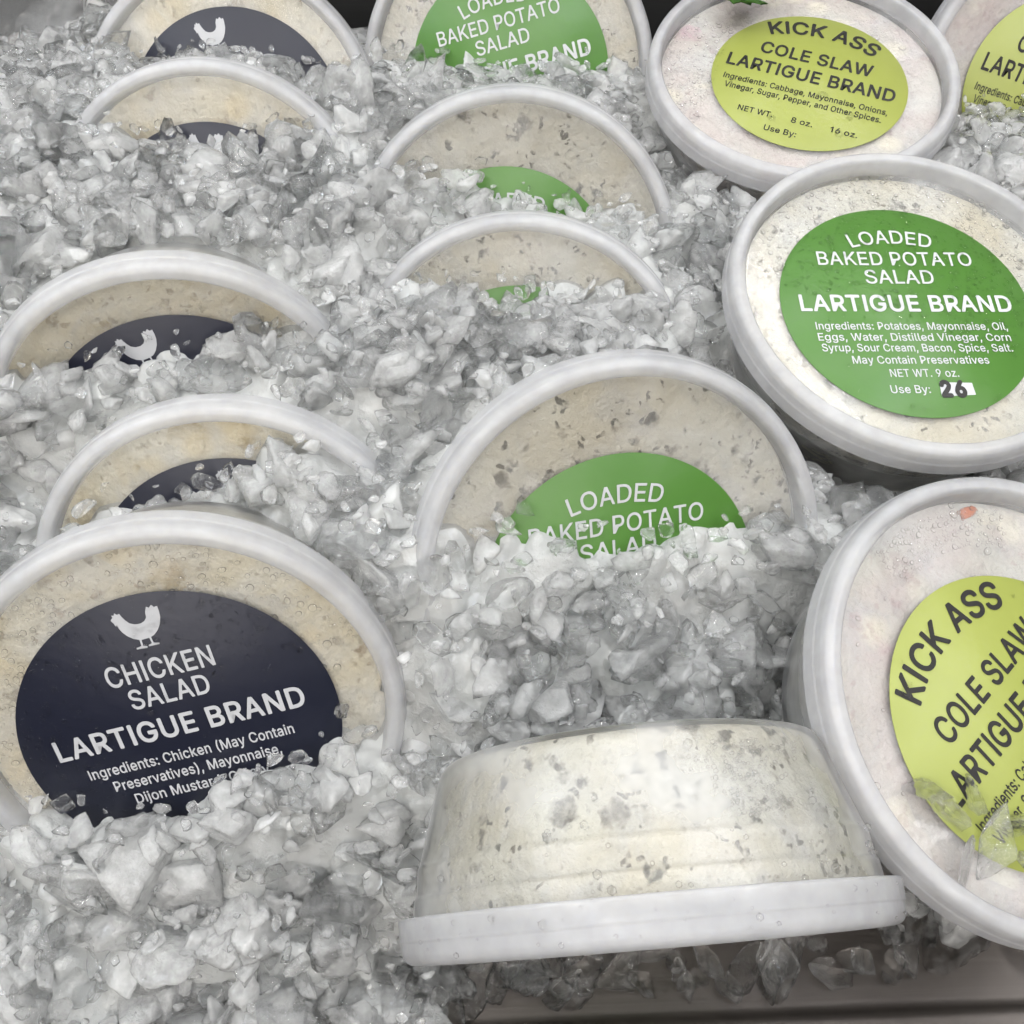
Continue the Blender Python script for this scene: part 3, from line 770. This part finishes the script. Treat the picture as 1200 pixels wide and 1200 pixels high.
def make_tub(name, kind, c, n, spin, label, off=(0, 0), lettered=True, beads=None, fill_z=0.0):
    c = Vector(c) + Vector((0, 0, CAM_Z))
    n = Vector(n).normalized()
    u = Vector((1, 0, 0))
    u = (u - n * u.dot(n)).normalized()
    v = n.cross(u)
    a = math.radians(spin)
    x = u * math.cos(a) + v * math.sin(a)
    y = n.cross(x)
    Mx = Matrix(((x.x, y.x, n.x, c.x), (x.y, y.y, n.y, c.y), (x.z, y.z, n.z, c.z), (0, 0, 0, 1)))
    TUBS.append(np.array(Mx))
    t = bpy.data.objects.new(name, None)
    t.empty_display_size = 0.02
    COL.objects.link(t)
    t.matrix_world = Mx
    cat = {'chicken': 'chicken salad', 'potato': 'potato salad', 'slaw': 'coleslaw'}[kind] + ' tub'
    grp = {'chicken': 'tubs of chicken salad', 'potato': 'tubs of loaded potato salad', 'slaw': 'tubs of coleslaw'}[kind]
    tag(t, label, cat, grp)

    def part(nm, me, m, parent, loc=(0, 0, 0), smooth=True):
        o = bpy.data.objects.new(nm, me)
        if len(me.materials) == 0:
            me.materials.append(M[m])
            me.polygons.foreach_set('use_smooth', np.full(len(me.polygons), smooth, dtype=bool))
        COL.objects.link(o)
        o.parent = parent
        o.location = loc
        return o
    part('container', WALL_ME, 'wall', t)
    s = part('salad', {'chicken': FILL_ME, 'potato': FILL_P, 'slaw': FILL_S}[kind], kind, t)
    s.rotation_euler = (0, 0, rng.uniform(0, 6.28))
    if fill_z:
        s.location.z = fill_z
    lid = part('lid', LID_ME, 'lid', t)
    part('lid_window', WINDOW_ME, 'window', lid)
    lab = part('label', LABEL_ME[kind], LABEL_MAT[kind], t, (off[0], off[1], PANEL + 0.0001))
    if lettered:
        part('lettering', TEXT[kind], 'black_ink' if kind == 'slaw' else 'white_ink', lab, (0, 0, 0.00022), False)
        if kind == 'chicken':
            part('hen_emblem', HEN_ME, 'white_ink', lab, (-0.5 * mm, 32.3 * mm, 0.00022), False)
    if beads:
        me = drops_mesh('condensation', beads)
        o = part('condensation', me, 'water', lid)
        tag(o, kind='stuff')
    return t, lab


FILL_P, FILL_S = FILL_ME.copy(), FILL_ME.copy()
br = np.random.default_rng(5)

make_tub('chicken_salad_tub', 'chicken', (-0.086, 0.1197, -0.2455), (0.123, -0.876, 0.467), 11,
         'front chicken salad tub, navy label readable down to its ingredients above the ice', (-1.9 * mm, -3.5 * mm),
         beads=bead_spots(br, 900, 0.0003, 0.0011,
                          lambda x, y, r: r.random() < (0.9 if y > 0.012 or x < -0.02 else 0.12), 0.042, (-0.0019, -0.0035)))
make_tub('chicken_salad_tub', 'chicken', (-0.0824, 0.169, -0.2544), (0.062, -0.895, 0.441), -6,
         'chicken salad tub right behind the front one, ice over its navy label', (0.5 * mm, -1.5 * mm))
make_tub('chicken_salad_tub', 'chicken', (-0.1037, 0.2171, -0.2399), (0.206, -0.95, 0.233), 14,
         'middle chicken salad tub, cut by the left edge, part of its hen showing', (0.7 * mm, -2.5 * mm))
make_tub('chicken_salad_tub', 'chicken', (-0.1072, 0.3061, -0.2295), (0.004, -0.907, 0.421), 0,
         'deeply buried chicken salad tub with only a sliver of navy label above the ice', (0.1 * mm, -4.2 * mm))
make_tub('chicken_salad_tub', 'chicken', (-0.1108, 0.371, -0.2241), (0.016, -0.889, 0.458), 12,
         'rearmost chicken salad tub, white hen on the navy label against the black back', (1.6 * mm, -1.3 * mm))
make_tub('potato_salad_tub', 'potato', (0.0313, 0.1608, -0.2306), (0.208, -0.838, 0.505), 5,
         'large green labelled potato salad tub in ice, behind the tub lying on its side', (-0.4 * mm, -8.2 * mm))
make_tub('potato_salad_tub', 'potato', (0.0027, 0.2444, -0.2475), (-0.024, -0.883, 0.469), 0,
         'potato salad tub sunk deepest in the ice, barely a strip of green label showing', (-0.2 * mm, -4.5 * mm), lettered=True)
make_tub('potato_salad_tub', 'potato', (0.0007, 0.2946, -0.2327), (-0.027, -0.916, 0.400), 0,
         'potato salad tub with a plain green arc of label, below the rearmost green one', (-3.0 * mm, -7.5 * mm))
make_tub('potato_salad_tub', 'potato', (-0.0024, 0.3883, -0.2132), (-0.091, -0.862, 0.498), 14.5,
         'rearmost potato salad tub, tilted green label cut off by the top of the photo', (1.0 * mm, -0.5 * mm))
_, G5LAB = make_tub('potato_salad_tub', 'potato', (0.124, 0.2447, -0.2038), (0.058, -0.199, 0.978), 2.3,
                    'potato salad tub lying face up, whole green label misted with droplets',
                    (-2.4 * mm, -2.6 * mm),
                    beads=bead_spots(br, 2300, 0.00022, 0.0009,
                                     lambda x, y, r: r.random() < (1.0 if y > -0.010 - 0.4 * x else 0.05), 0.0395, (-0.0024, -0.0026)))
make_tub('coleslaw_tub', 'slaw', (0.1092, 0.3674, -0.1981), (-0.013, -0.181, 0.983), -20.5,
         'coleslaw tub lying face up with its whole lime label and a parsley sprig on top', (3.5 * mm, -2.0 * mm),
         beads=bead_spots(br, 330, 0.0003, 0.0010, lambda x, y, r: x < -0.030 and y < 0.02, 0.0366, (0.0035, -0.002)) +
         [(0.020, -0.026, PANEL, 0.0018), (-0.005, -0.026, PANEL, 0.0018), (0.010, -0.008, PANEL, 0.002), (0.022, 0.03, PANEL, 0.0016),
          (0.033, 0.028, PANEL, 0.0014), (0.022, -0.016, PANEL, 0.0017)])
SLAW, _ = make_tub('coleslaw_tub', 'slaw', (0.1286, 0.1185, -0.2231), (0.243, -0.272, 0.931), 43,
         'large front coleslaw tub at the right edge, clear ice melting on its label', (-5.0 * mm, -2.5 * mm),
         beads=bead_spots(br, 420, 0.0002, 0.0008, lambda x, y, r: 0.040 < math.hypot(x, y) < 0.0505 and
                          0.2 < math.atan2(y, x) - math.radians(45 - 43 + 30) < 1.1, 0.0366, (-0.005, -0.0025)) +
         bead_spots(br, 45, 0.0005, 0.0019, lambda x, y, r: math.hypot(x + 0.005, y + 0.0025) > 0.030, 0.0366, (-0.005, -0.0025)))
make_tub('coleslaw_tub', 'slaw', (0.2240, 0.395, -0.2225), (0.0, -0.87, 0.49), -17,
         'coleslaw tub in the back right corner, only the left of its lime label showing', (0, -2 * mm))
SIDE, _ = make_tub('potato_salad_tub', 'potato', (0.0325, 0.0680, -0.2520), (0.08, -0.956, -0.265), 0,
         'speckled salad tub on its side, lid toward the steel tray, no label in view', lettered=False)

# marker date on the face-up potato salad label
p = link_mesh('date_patch', lathe_mesh('date_patch', [(0, 0), (0.0001, 0)], 4), M['white_ink'], G5LAB)
p.data = poly_mesh('date_patch', [(3.5 * mm, -32.2 * mm), (14.0 * mm, -31.6 * mm), (13.8 * mm, -27.4 * mm), (3.8 * mm, -27.2 * mm)])
p.data.materials.append(M['white_ink'])
p.location.z = 0.0002
mk = link_mesh('marker_date', lettering('marker_date', [L(body='26', width=8.0 * mm, cap=5.2 * mm, bold=0.05, x=7.5 * mm, y=-32.2 * mm)]),
               M['black_ink'], G5LAB, False)
mk.location.z = 0.0003

# ------------------------------------------------------------------ steel tray and the black bin behind
tray = bpy.data.objects.new('display_tray', None)
COL.objects.link(tray)
tray.rotation_euler = (0, 0, math.radians(2.0))
tag(tray, 'dark brushed steel tray of the chilled case under the ice, its front lip bare', 'tray')


def extrude_x(name, prof, x0, x1):
    n = len(prof)
    V = [(x, y, z) for x in (x0, x1) for y, z in prof]
    F = [(i, i + 1, n + i + 1, n + i) for i in range(n - 1)]
    me = bpy.data.meshes.new(name)
    me.from_pydata(V, [], F)
    me.update()
    return me


tp = rounded([(0.62, 0.0), (0.0630, 0.0), (0.0605, 0.0014), (0.0300, 0.0020), (0.020, -0.03), (0.020, -0.08)], 0.0016, 5)
link_mesh('tray_pan', extrude_x('tray_pan', tp, -0.5, 0.5), M['steel'], tray)
link_mesh('back_panel', extrude_x('back_panel', rounded([(0.470, 0.001), (0.475, 0.22), (0.49, 0.24), (0.60, 0.24)], 0.006, 4), -0.5, 0.5), M['black'], tray)

# ------------------------------------------------------------------ ice surface
CTRL = np.array([
    # along each tub's ice line
    (-.127, .108, -.265), (-.114, .108, -.268), (-.094, .109, -.271), (-.072, .116, -.264), (-.060, .120, -.260), (-.042, .126, -.255),
    (-.029, .126, -.257), (-.137, .179, -.237), (-.113, .182, -.229), (-.087, .184, -.223), (-.061, .191, -.215), (-.041, .193, -.221),
    (-.150, .218, -.210), (-.129, .223, -.211), (-.107, .227, -.212), (-.088, .232, -.211), (-.061, .238, -.211),
    (-.151, .326, -.195), (-.119, .325, -.200), (-.109, .325, -.203), (-.089, .326, -.200), (-.064, .326, -.197),
    (-.163, .387, -.200), (-.135, .387, -.204), (-.099, .387, -.205), (-.073, .385, -.209), (-.058, .386, -.206),
    (-.022, .163, -.213), (-.002, .166, -.217), (.012, .167, -.221), (.043, .171, -.227), (.062, .176, -.226), (.085, .181, -.227),
    (-.036, .267, -.215), (-.017, .265, -.217), (0, .265, -.218), (.028, .264, -.218), (.047, .264, -.218),
    (-.040, .312, -.205), (-.018, .311, -.206), (0, .308, -.213), (.018, .306, -.215), (.048, .305, -.215),
    (-.059, .398, -.215), (-.038, .397, -.213), (0, .392, -.214), (.034, .390, -.211), (.052, .388, -.211),
    # between the rows
    (-.091, .170, -.226), (-.094, .179, -.230), (-.085, .212, -.213), (-.107, .250, -.205), (-.107, .285, -.199), (-.06, .285, -.200),
    (-.107, .350, -.194), (-.107, .374, -.200), (-.2, .25, -.200), (-.2, .33, -.195), (-.2, .385, -.204), (-.2, .415, -.222), (-.25, .3, -.2), (-.19, .17, -.23),
    (-.040, .224, -.206), (-.035, .172, -.220), (-.027, .140, -.236), (-.025, .116, -.260), (-.027, .098, -.276), (-.029, .0715, -.300),
    (-.091, .078, -.286), (-.091, .0657, -.303), (-.136, .078, -.284), (-.15, .061, -.300), (-.05, .078, -.287), (-.05, .066, -.303), (-.2, .1, -.27),
    (.023, .148, -.236), (.023, .128, -.252), (.0, .14, -.238), (.055, .145, -.245), (.076, .139, -.258), (.03, .10, -.30), (.05, .09, -.308), (.0, .09, -.305),
    (-.024, .152, -.219), (-.020, .140, -.230), (-.008, .152, -.224), (.01, .2, -.212), (.004, .232, -.214), (.004, .285, -.213), (.002, .345, -.205), (-.04, .35, -.200),
    # round the right-hand tubs
    (.064, .339, -.226), (.0635, .275, -.226), (.0755, .225, -.236), (.104, .202, -.250), (.124, .245, -.250), (.109, .367, -.240),
    (.177, .34, -.216), (.23, .30, -.220), (.2, .2, -.240), (.2, .1, -.280), (.129, .118, -.285), (.09, .07, -.312), (.15, .06, -.312),
    (.22, .382, -.232), (.19, .375, -.231), (.26, .385, -.231), (.056, .42, -.232), (-.05, .425, -.235), (.16, .43, -.240), (-.11, .44, -.235), (.0, .45, -.26),
    (.1, .46, -.27), (-.2, .45, -.26), (.22, .45, -.26),
])


def ice_height(x, y):
    x, y = np.asarray(x, float), np.asarray(y, float)
    d2 = (x[..., None] - CTRL[:, 0]) ** 2 + (y[..., None] - CTRL[:, 1]) ** 2 + 2e-5
    w = d2 ** -2.5
    h = (w * CTRL[:, 2]).sum(-1) / w.sum(-1)
    return h + CAM_Z + 0.003


INV = [np.linalg.inv(m) for m in TUBS]


def clear_of_tubs(P, s):
    ok = np.ones(len(P), bool)
    Ph = np.c_[P, np.ones(len(P))]
    for m in INV:
        q = Ph @ m.T
        r = np.hypot(q[:, 0], q[:, 1])
        rim = 0.0585 - np.clip((-q[:, 2] - 0.01) / 0.035, 0, 1) * 0.011
        front = np.where(r < 0.049, PANEL + 0.7 * s, 0.55 * s)
        inside = (r < rim + 0.45 * s) & (q[:, 2] < front) & (q[:, 2] > -0.042 - 0.4 * s)
        ok &= ~inside
    return ok


# bed: the packed, half-melted mass between the loose pieces - a fine sheet of overlapping facets
gx = np.arange(-0.29, 0.2901, 0.00125)
gy = np.arange(0.054, 0.4551, 0.00125)
GX, GY = np.meshgrid(gx, gy, indexing='ij')
SM = np.stack(np.meshgrid(gx[::4], gy[::4], indexing='ij'), -1)
H0 = ice_height(SM[..., 0], SM[..., 1])
H0 = np.stack([np.interp(gy, gy[::4], r_) for r_ in H0])
H0 = np.stack([np.interp(gx, gx[::4], H0[:, k]) for k in range(H0.shape[1])], 1)
FA = np.full(GX.shape, -0.006)
for size, count in ((0.0085, 5200), (0.0045, 7500)):
    for _ in range(count):
        cx, cy_ = rng.uniform(-0.29, 0.29), rng.uniform(0.054, 0.455)
        rad = size * rng.uniform(0.6, 1.35)
        i0, i1 = np.searchsorted(gx, (cx - rad, cx + rad))
        j0, j1 = np.searchsorted(gy, (cy_ - rad, cy_ + rad))
        if i1 - i0 < 2 or j1 - j0 < 2:
            continue
        dx, dy = gx[i0:i1, None] - cx, gy[None, j0:j1] - cy_
        th = rng.uniform(0, 6.28)
        px_, py_ = dx * math.cos(th) + dy * math.sin(th), dy * math.cos(th) - dx * math.sin(th)
        rr = (np.abs(px_ / rad) ** 3 + np.abs(py_ / (rad * rng.uniform(0.5, 1))) ** 3)
        z = rng.uniform(-0.0065, 0.0) * (size / 0.0085) - (0.002 if size < 0.006 else 0) + rng.normal(0, 0.38) * px_ + rng.normal(0, 0.38) * py_ - 0.0035 * rr
        z = np.where(rr < 1.2, z, -1)
        FA[i0:i1, j0:j1] = np.maximum(FA[i0:i1, j0:j1], z)
GZ = H0 - 0.0062 + FA
GZ = np.where((GZ < 0.0008) | ((GX > -0.018) & (GY < 0.086)) | ((GX > 0.055) & (GY < 0.118)), -0.02, GZ)
bv = np.stack([GX, GY, GZ], -1).reshape(-1, 3)
ni, nj = GX.shape
ii, jj = np.meshgrid(np.arange(ni - 1), np.arange(nj - 1), indexing='ij')
q0 = (ii * nj + jj).ravel()
bt = np.concatenate([np.stack([q0, q0 + nj, q0 + nj + 1], -1), np.stack([q0, q0 + nj + 1, q0 + 1], -1)])

SHAPES = {s: [chunk_shape(s, rng) for _ in range(48)] for s in (2, 3, 4)}
V, F, A, MI = [bv], [bt], [np.full(len(bv), 0.9)], [np.ones(len(bt), np.int32)]
base = len(bv)


def scatter(step, smin, smax, depth, sub, milk, spread, grow=0.55, core=0.0):
    global base
    xs = np.arange(-0.27, 0.27, step)
    ys = np.arange(0.056, 0.455, step * 0.92)
    X, Y = np.meshgrid(xs, ys, indexing='ij')
    X = X.ravel() + rng.uniform(-.5, .5, X.size) * step
    Y = Y.ravel() + rng.uniform(-.5, .5, Y.size) * step
    keep = (np.abs(X) < 0.05 + 0.56 * Y + 0.06) & ~((Y < 0.088) & (X > -0.018))
    X, Y = X[keep], Y[keep]
    s = rng.uniform(0, 1, len(X)) ** 1.6 * (smax - smin) + smin
    Z = ice_height(X, Y) - depth - grow * s + rng.uniform(-.5, .5, len(X)) * 0.003
    P = np.c_[X, Y, Z]
    ok = clear_of_tubs(P, s) & (Z > -0.25 * s)
    P, s = P[ok], s[ok]
    P[:, 2] = np.maximum(P[:, 2], 0.45 * s)
    top = sub
    for p_, s_ in zip(P, s):
        sub = 4 if (top == 3 and s_ > 0.0065 and p_[1] < 0.19) else top
        f = ICO[sub][1]
        R_ = rot_rand(rng) if rng.random() < 0.35 else lying(rng)
        v = SHAPES[sub][rng.integers(48)] @ R_.T * s_ + p_
        V.append(v)
        F.append(f + base)
        base += len(v)
        mk_ = milk if milk is not None else (0.03 if rng.random() < 0.46 else 0.40)
        A.append(np.full(len(v), np.clip(rng.normal(mk_, spread if milk is not None else 0.09), 0.0, 0.95)))
        MI.append(np.zeros(len(f), np.int32))
        if core and rng.random() < 0.25:                       # the cloudy heart of the piece
            k = rng.uniform(core - 0.25, core)
            v = p_ + (v - p_) * k
            V.append(v)
            F.append(f + base)
            base += len(v)
            A.append(np.full(len(v), np.clip(rng.normal(0.62, 0.2), 0.1, 0.95)))
            MI.append(np.zeros(len(f), np.int32))
    return len(P)


n1 = scatter(0.0110, 0.0072, 0.0132, 0.000, 3, None, 0.0, core=0.7)
n2 = scatter(0.0068, 0.0034, 0.0070, 0.0004, 3, None, 0.0)
n3 = scatter(0.0100, 0.0065, 0.0090, 0.013, 2, 0.9, 0.05)
n4 = scatter(0.0068, 0.0012, 0.0030, -0.0005, 2, 0.15, 0.15, 0.1)
print('ice pieces', n1, n2, n3, n4)
me = mesh_np('crushed_ice', np.concatenate(V), np.concatenate(F))
a = me.attributes.new('milk', 'FLOAT', 'POINT')
a.data.foreach_set('value', np.concatenate(A).astype(np.float32))
ice = link_mesh('crushed_ice', me, [M['ice'], M['bed']])
me.polygons.foreach_set('material_index', np.concatenate(MI))
tag(ice, 'heaped translucent crushed ice packed round all the salad tubs', 'crushed ice', kind='stuff')


# ------------------------------------------------------------------ loose pieces one can point to
def ice_piece(loc, size, stretch, label, seed, milk=0.08, rot=None):
    r = np.random.default_rng(seed)
    v = chunk_shape(4, r) * np.array(stretch) * size
    R = rot_rand(r) if rot is None else np.array(Matrix.Rotation(rot[0], 3, 'X') @ Matrix.Rotation(rot[1], 3, 'Y') @ Matrix.Rotation(rot[2], 3, 'Z'))
    me = mesh_np('ice_chunk', v @ R.T, ICO[4][1])
    a = me.attributes.new('milk', 'FLOAT', 'POINT')
    a.data.foreach_set('value', np.full(len(v), milk, np.float32))
    o = link_mesh('ice_chunk', me, M['clear_ice'])
    o.location = (loc[0], loc[1], loc[2] + CAM_Z)
    tag(o, label, 'ice chunk', 'single clear ice chunks')
    return o


# ------------------------------------------------------------------ parsley sprig on the coleslaw lid
def leaf_outline(w, l):
    return [(0, 0), (w * .3, l * .2), (w, l * .35), (w * .5, l * .5), (w * .9, l * .75), (w * .35, l * .75), (0, l), (-w * .35, l * .75),
            (-w * .9, l * .75), (-w * .5, l * .5), (-w, l * .35), (-w * .3, l * .2)]


sprig = bpy.data.objects.new('parsley_sprig', None)
COL.objects.link(sprig)
sprig.location = (0.0965, 0.4035, -0.1945 + CAM_Z)
sprig.scale = (1.5, 1.5, 1.5)
tag(sprig, 'small green parsley sprig lying on the face-up coleslaw lid', 'herb sprig')
for ang, w, l, lift in ((200, .0035, .013, .2), (165, .003, .011, .5), (240, .0035, .012, .35), (110, .0035, .012, .6), (20, .003, .012, .4)):
    me = poly_mesh('leaf', leaf_outline(w, l))
    o = link_mesh('leaf', me, M['leaf'], sprig, False)
    so = o.modifiers.new('thick', 'SOLIDIFY')
    so.thickness = 0.0003
    o.rotation_euler = (lift, 0, math.radians(ang - 90))
    o.location = (0, 0, 0.002)


# ------------------------------------------------------------------ beads of water on the side of the tub that lies on its side
def wall_radius(z):
    pts = [(-0.0205, 0.0536), (-0.0215, 0.0522), (-0.0392, 0.0474), (-0.0415, 0.0458)]
    return float(np.interp(-z, [-p[0] for p in pts], [p[1] for p in pts]))


d_, f_ = ICO[1]
up = SIDE.matrix_world.to_3x3().inverted() @ Vector((0, 0, 1))
a0 = math.atan2(up.y, up.x)
wr_ = np.random.default_rng(9)
Vb, Fb, nb = [], [], 0
for k in range(620):
    if k < 420:
        an, z = a0 + wr_.normal(-0.36, 0.12), wr_.uniform(-0.039, -0.0225)
        r_ = 0.00022 * 3.0 ** (wr_.random() ** 2)
    else:
        an, z = a0 + wr_.uniform(-1.1, 1.1), wr_.uniform(-0.039, -0.0015)
        r_ = 0.0003 * 4.0 ** (wr_.random() ** 3)
    R0 = wall_radius(z) if z < -0.0205 else (0.0586 if z > -0.0098 else 0.0548)
    Vb.append(d_ * r_ + np.array([R0 * math.cos(an), R0 * math.sin(an), z]))
    Fb.append(f_ + nb)
    nb += len(d_)
o = link_mesh('condensation', mesh_np('condensation', np.concatenate(Vb), np.concatenate(Fb)), M['water'], SIDE)
tag(o, kind='stuff')

# an orange carrot shred under the lid of the front coleslaw tub
me = mesh_np('carrot_shred', chunk_shape(2, np.random.default_rng(3)) * np.array([0.0026, 0.0017, 0.001]), ICO[2][1])
o = link_mesh('carrot_shred', me, M['carrot'], SLAW)
inv = SLAW.matrix_world.inverted()
o.location = (0.0296, 0.0400, -0.0064)

# ------------------------------------------------------------------ clear pieces lying apart from the heap
STEEL = 'small clear ice bit melting on the bare steel tray below the speckled tub'
lr = np.random.default_rng(21)
for k in range(44):
    x = -0.014 + 0.0038 * (k % 36) + lr.uniform(-0.003, 0.003)
    y = lr.uniform(0.0705, 0.084) + 0.03 * x
    sz = lr.uniform(0.0030, 0.0078)
    o = ice_piece((x, y, -CAM_Z + sz * 0.40), sz, (1, 0.9, 0.7), STEEL, 100 + k, 0.0,
                  (lr.normal(0, 0.35), lr.normal(0, 0.35), lr.uniform(0, 6.28)))
    o['group'] = 'clear ice bits on the bare steel'
LIME = 'clear melting ice piece lying on the lime label of the front coleslaw tub'
m3 = SLAW.matrix_world
for k, (x, y, sz) in enumerate(((-0.039, -0.016, .0075), (-0.034, -0.022, .008), (-0.024, -0.030, .0085), (-0.026, -0.019, .0065),
                                (-0.014, -0.026, .0075), (-0.014, -0.036, .008), (-0.002, -0.030, .007), (-0.004, -0.041, .007), (0.010, -0.036, .008),
                                (-0.033, -0.033, .0065))):
    # the pieces gather toward the viewer's side of the lid
    w = m3.to_3x3() @ Vector((1, 0, 0))
    ang = math.radians(-43 + 8)
    q = m3 @ Vector((x * math.cos(ang) - y * math.sin(ang), x * math.sin(ang) + (y - 0.004) * math.cos(ang), PANEL + sz * 0.30))
    o = ice_piece((q.x, q.y, q.z - CAM_Z), sz, (1, 0.85, 0.5), LIME, 200 + k, 0.10)
    nq = (m3.to_3x3() @ Vector((0, 0, 1))).normalized()
    o['group'] = 'ice pieces on the lime label'
T1M = Matrix(TUBS[0].tolist())
q = T1M @ Vector((0.030, -0.026, 0.0035))
ice_piece((q.x, q.y, q.z - CAM_Z), 0.0085, (1.0, 0.55, 0.32), 'upright clear ice shard leaning on the navy label of the front chicken tub', 300, 0.02,
          (math.radians(30), math.radians(75), 0.3))
q = T1M @ Vector((0.019, -0.024, 0.0030))
ice_piece((q.x, q.y, q.z - CAM_Z), 0.0065, (1.0, 0.7, 0.5), 'pointed clear ice shard touching the ingredient lines of the navy label', 301, 0.02,
          (math.radians(20), math.radians(60), 1.2))

# ------------------------------------------------------------------ smoky clear container at the back left
box = bpy.data.objects.new('clear_container', None)
COL.objects.link(box)
box.location = (-0.202, 0.432, -0.196 + CAM_Z)
box.rotation_euler = (math.radians(22), math.radians(10), math.radians(-38))
tag(box, 'smoky clear plastic container with brown contents in the back left corner', 'food container')


def ring_prism(name, x, y, wall, z0, z1, m, parent, rim=0.0):
    def loop(w, z):
        return [(-x + w, -y + w, z), (x - w, -y + w, z), (x - w, y - w, z), (-x + w, y - w, z)]
    V = loop(0.004, z0) + loop(0, z1) + loop(wall, z1) + loop(wall + 0.004, z0 + wall)
    F = []
    for a_, b_ in ((0, 4), (4, 8), (8, 12)):
        for i in range(4):
            j = (i + 1) % 4
            F.append((a_ + i, a_ + j, b_ + j, b_ + i))
    F += [(3, 2, 1, 0), (12, 13, 14, 15)]
    me = bpy.data.meshes.new(name)
    me.from_pydata(V, [], F)
    me.update()
    o = link_mesh(name, me, m, parent, False)
    bv_ = o.modifiers.new('round', 'BEVEL')
    bv_.width = 0.0012
    bv_.segments = 3
    return o


ring_prism('container_wall', 0.055, 0.040, 0.0015, -0.035, 0.0, M['smoke'], box)
ring_prism('rim', 0.060, 0.045, 0.0075, -0.003, 0.0015, M['smoke'], box)
g = np.linspace(-1, 1, 40)
A_, B_ = np.meshgrid(g, g, indexing='ij')
Zf = -0.012 + 0.003 * np.sin(A_ * 9 + 2 * np.sin(B_ * 5)) * np.cos(B_ * 8)
idx = (np.arange(39)[:, None] * 40 + np.arange(39)[None]).ravel()
me = mesh_np('filling', np.stack([A_ * 0.050, B_ * 0.035, Zf], -1).reshape(-1, 3), np.stack([idx, idx + 40, idx + 41, idx + 1], -1))
link_mesh('filling', me, M['brown'], box)
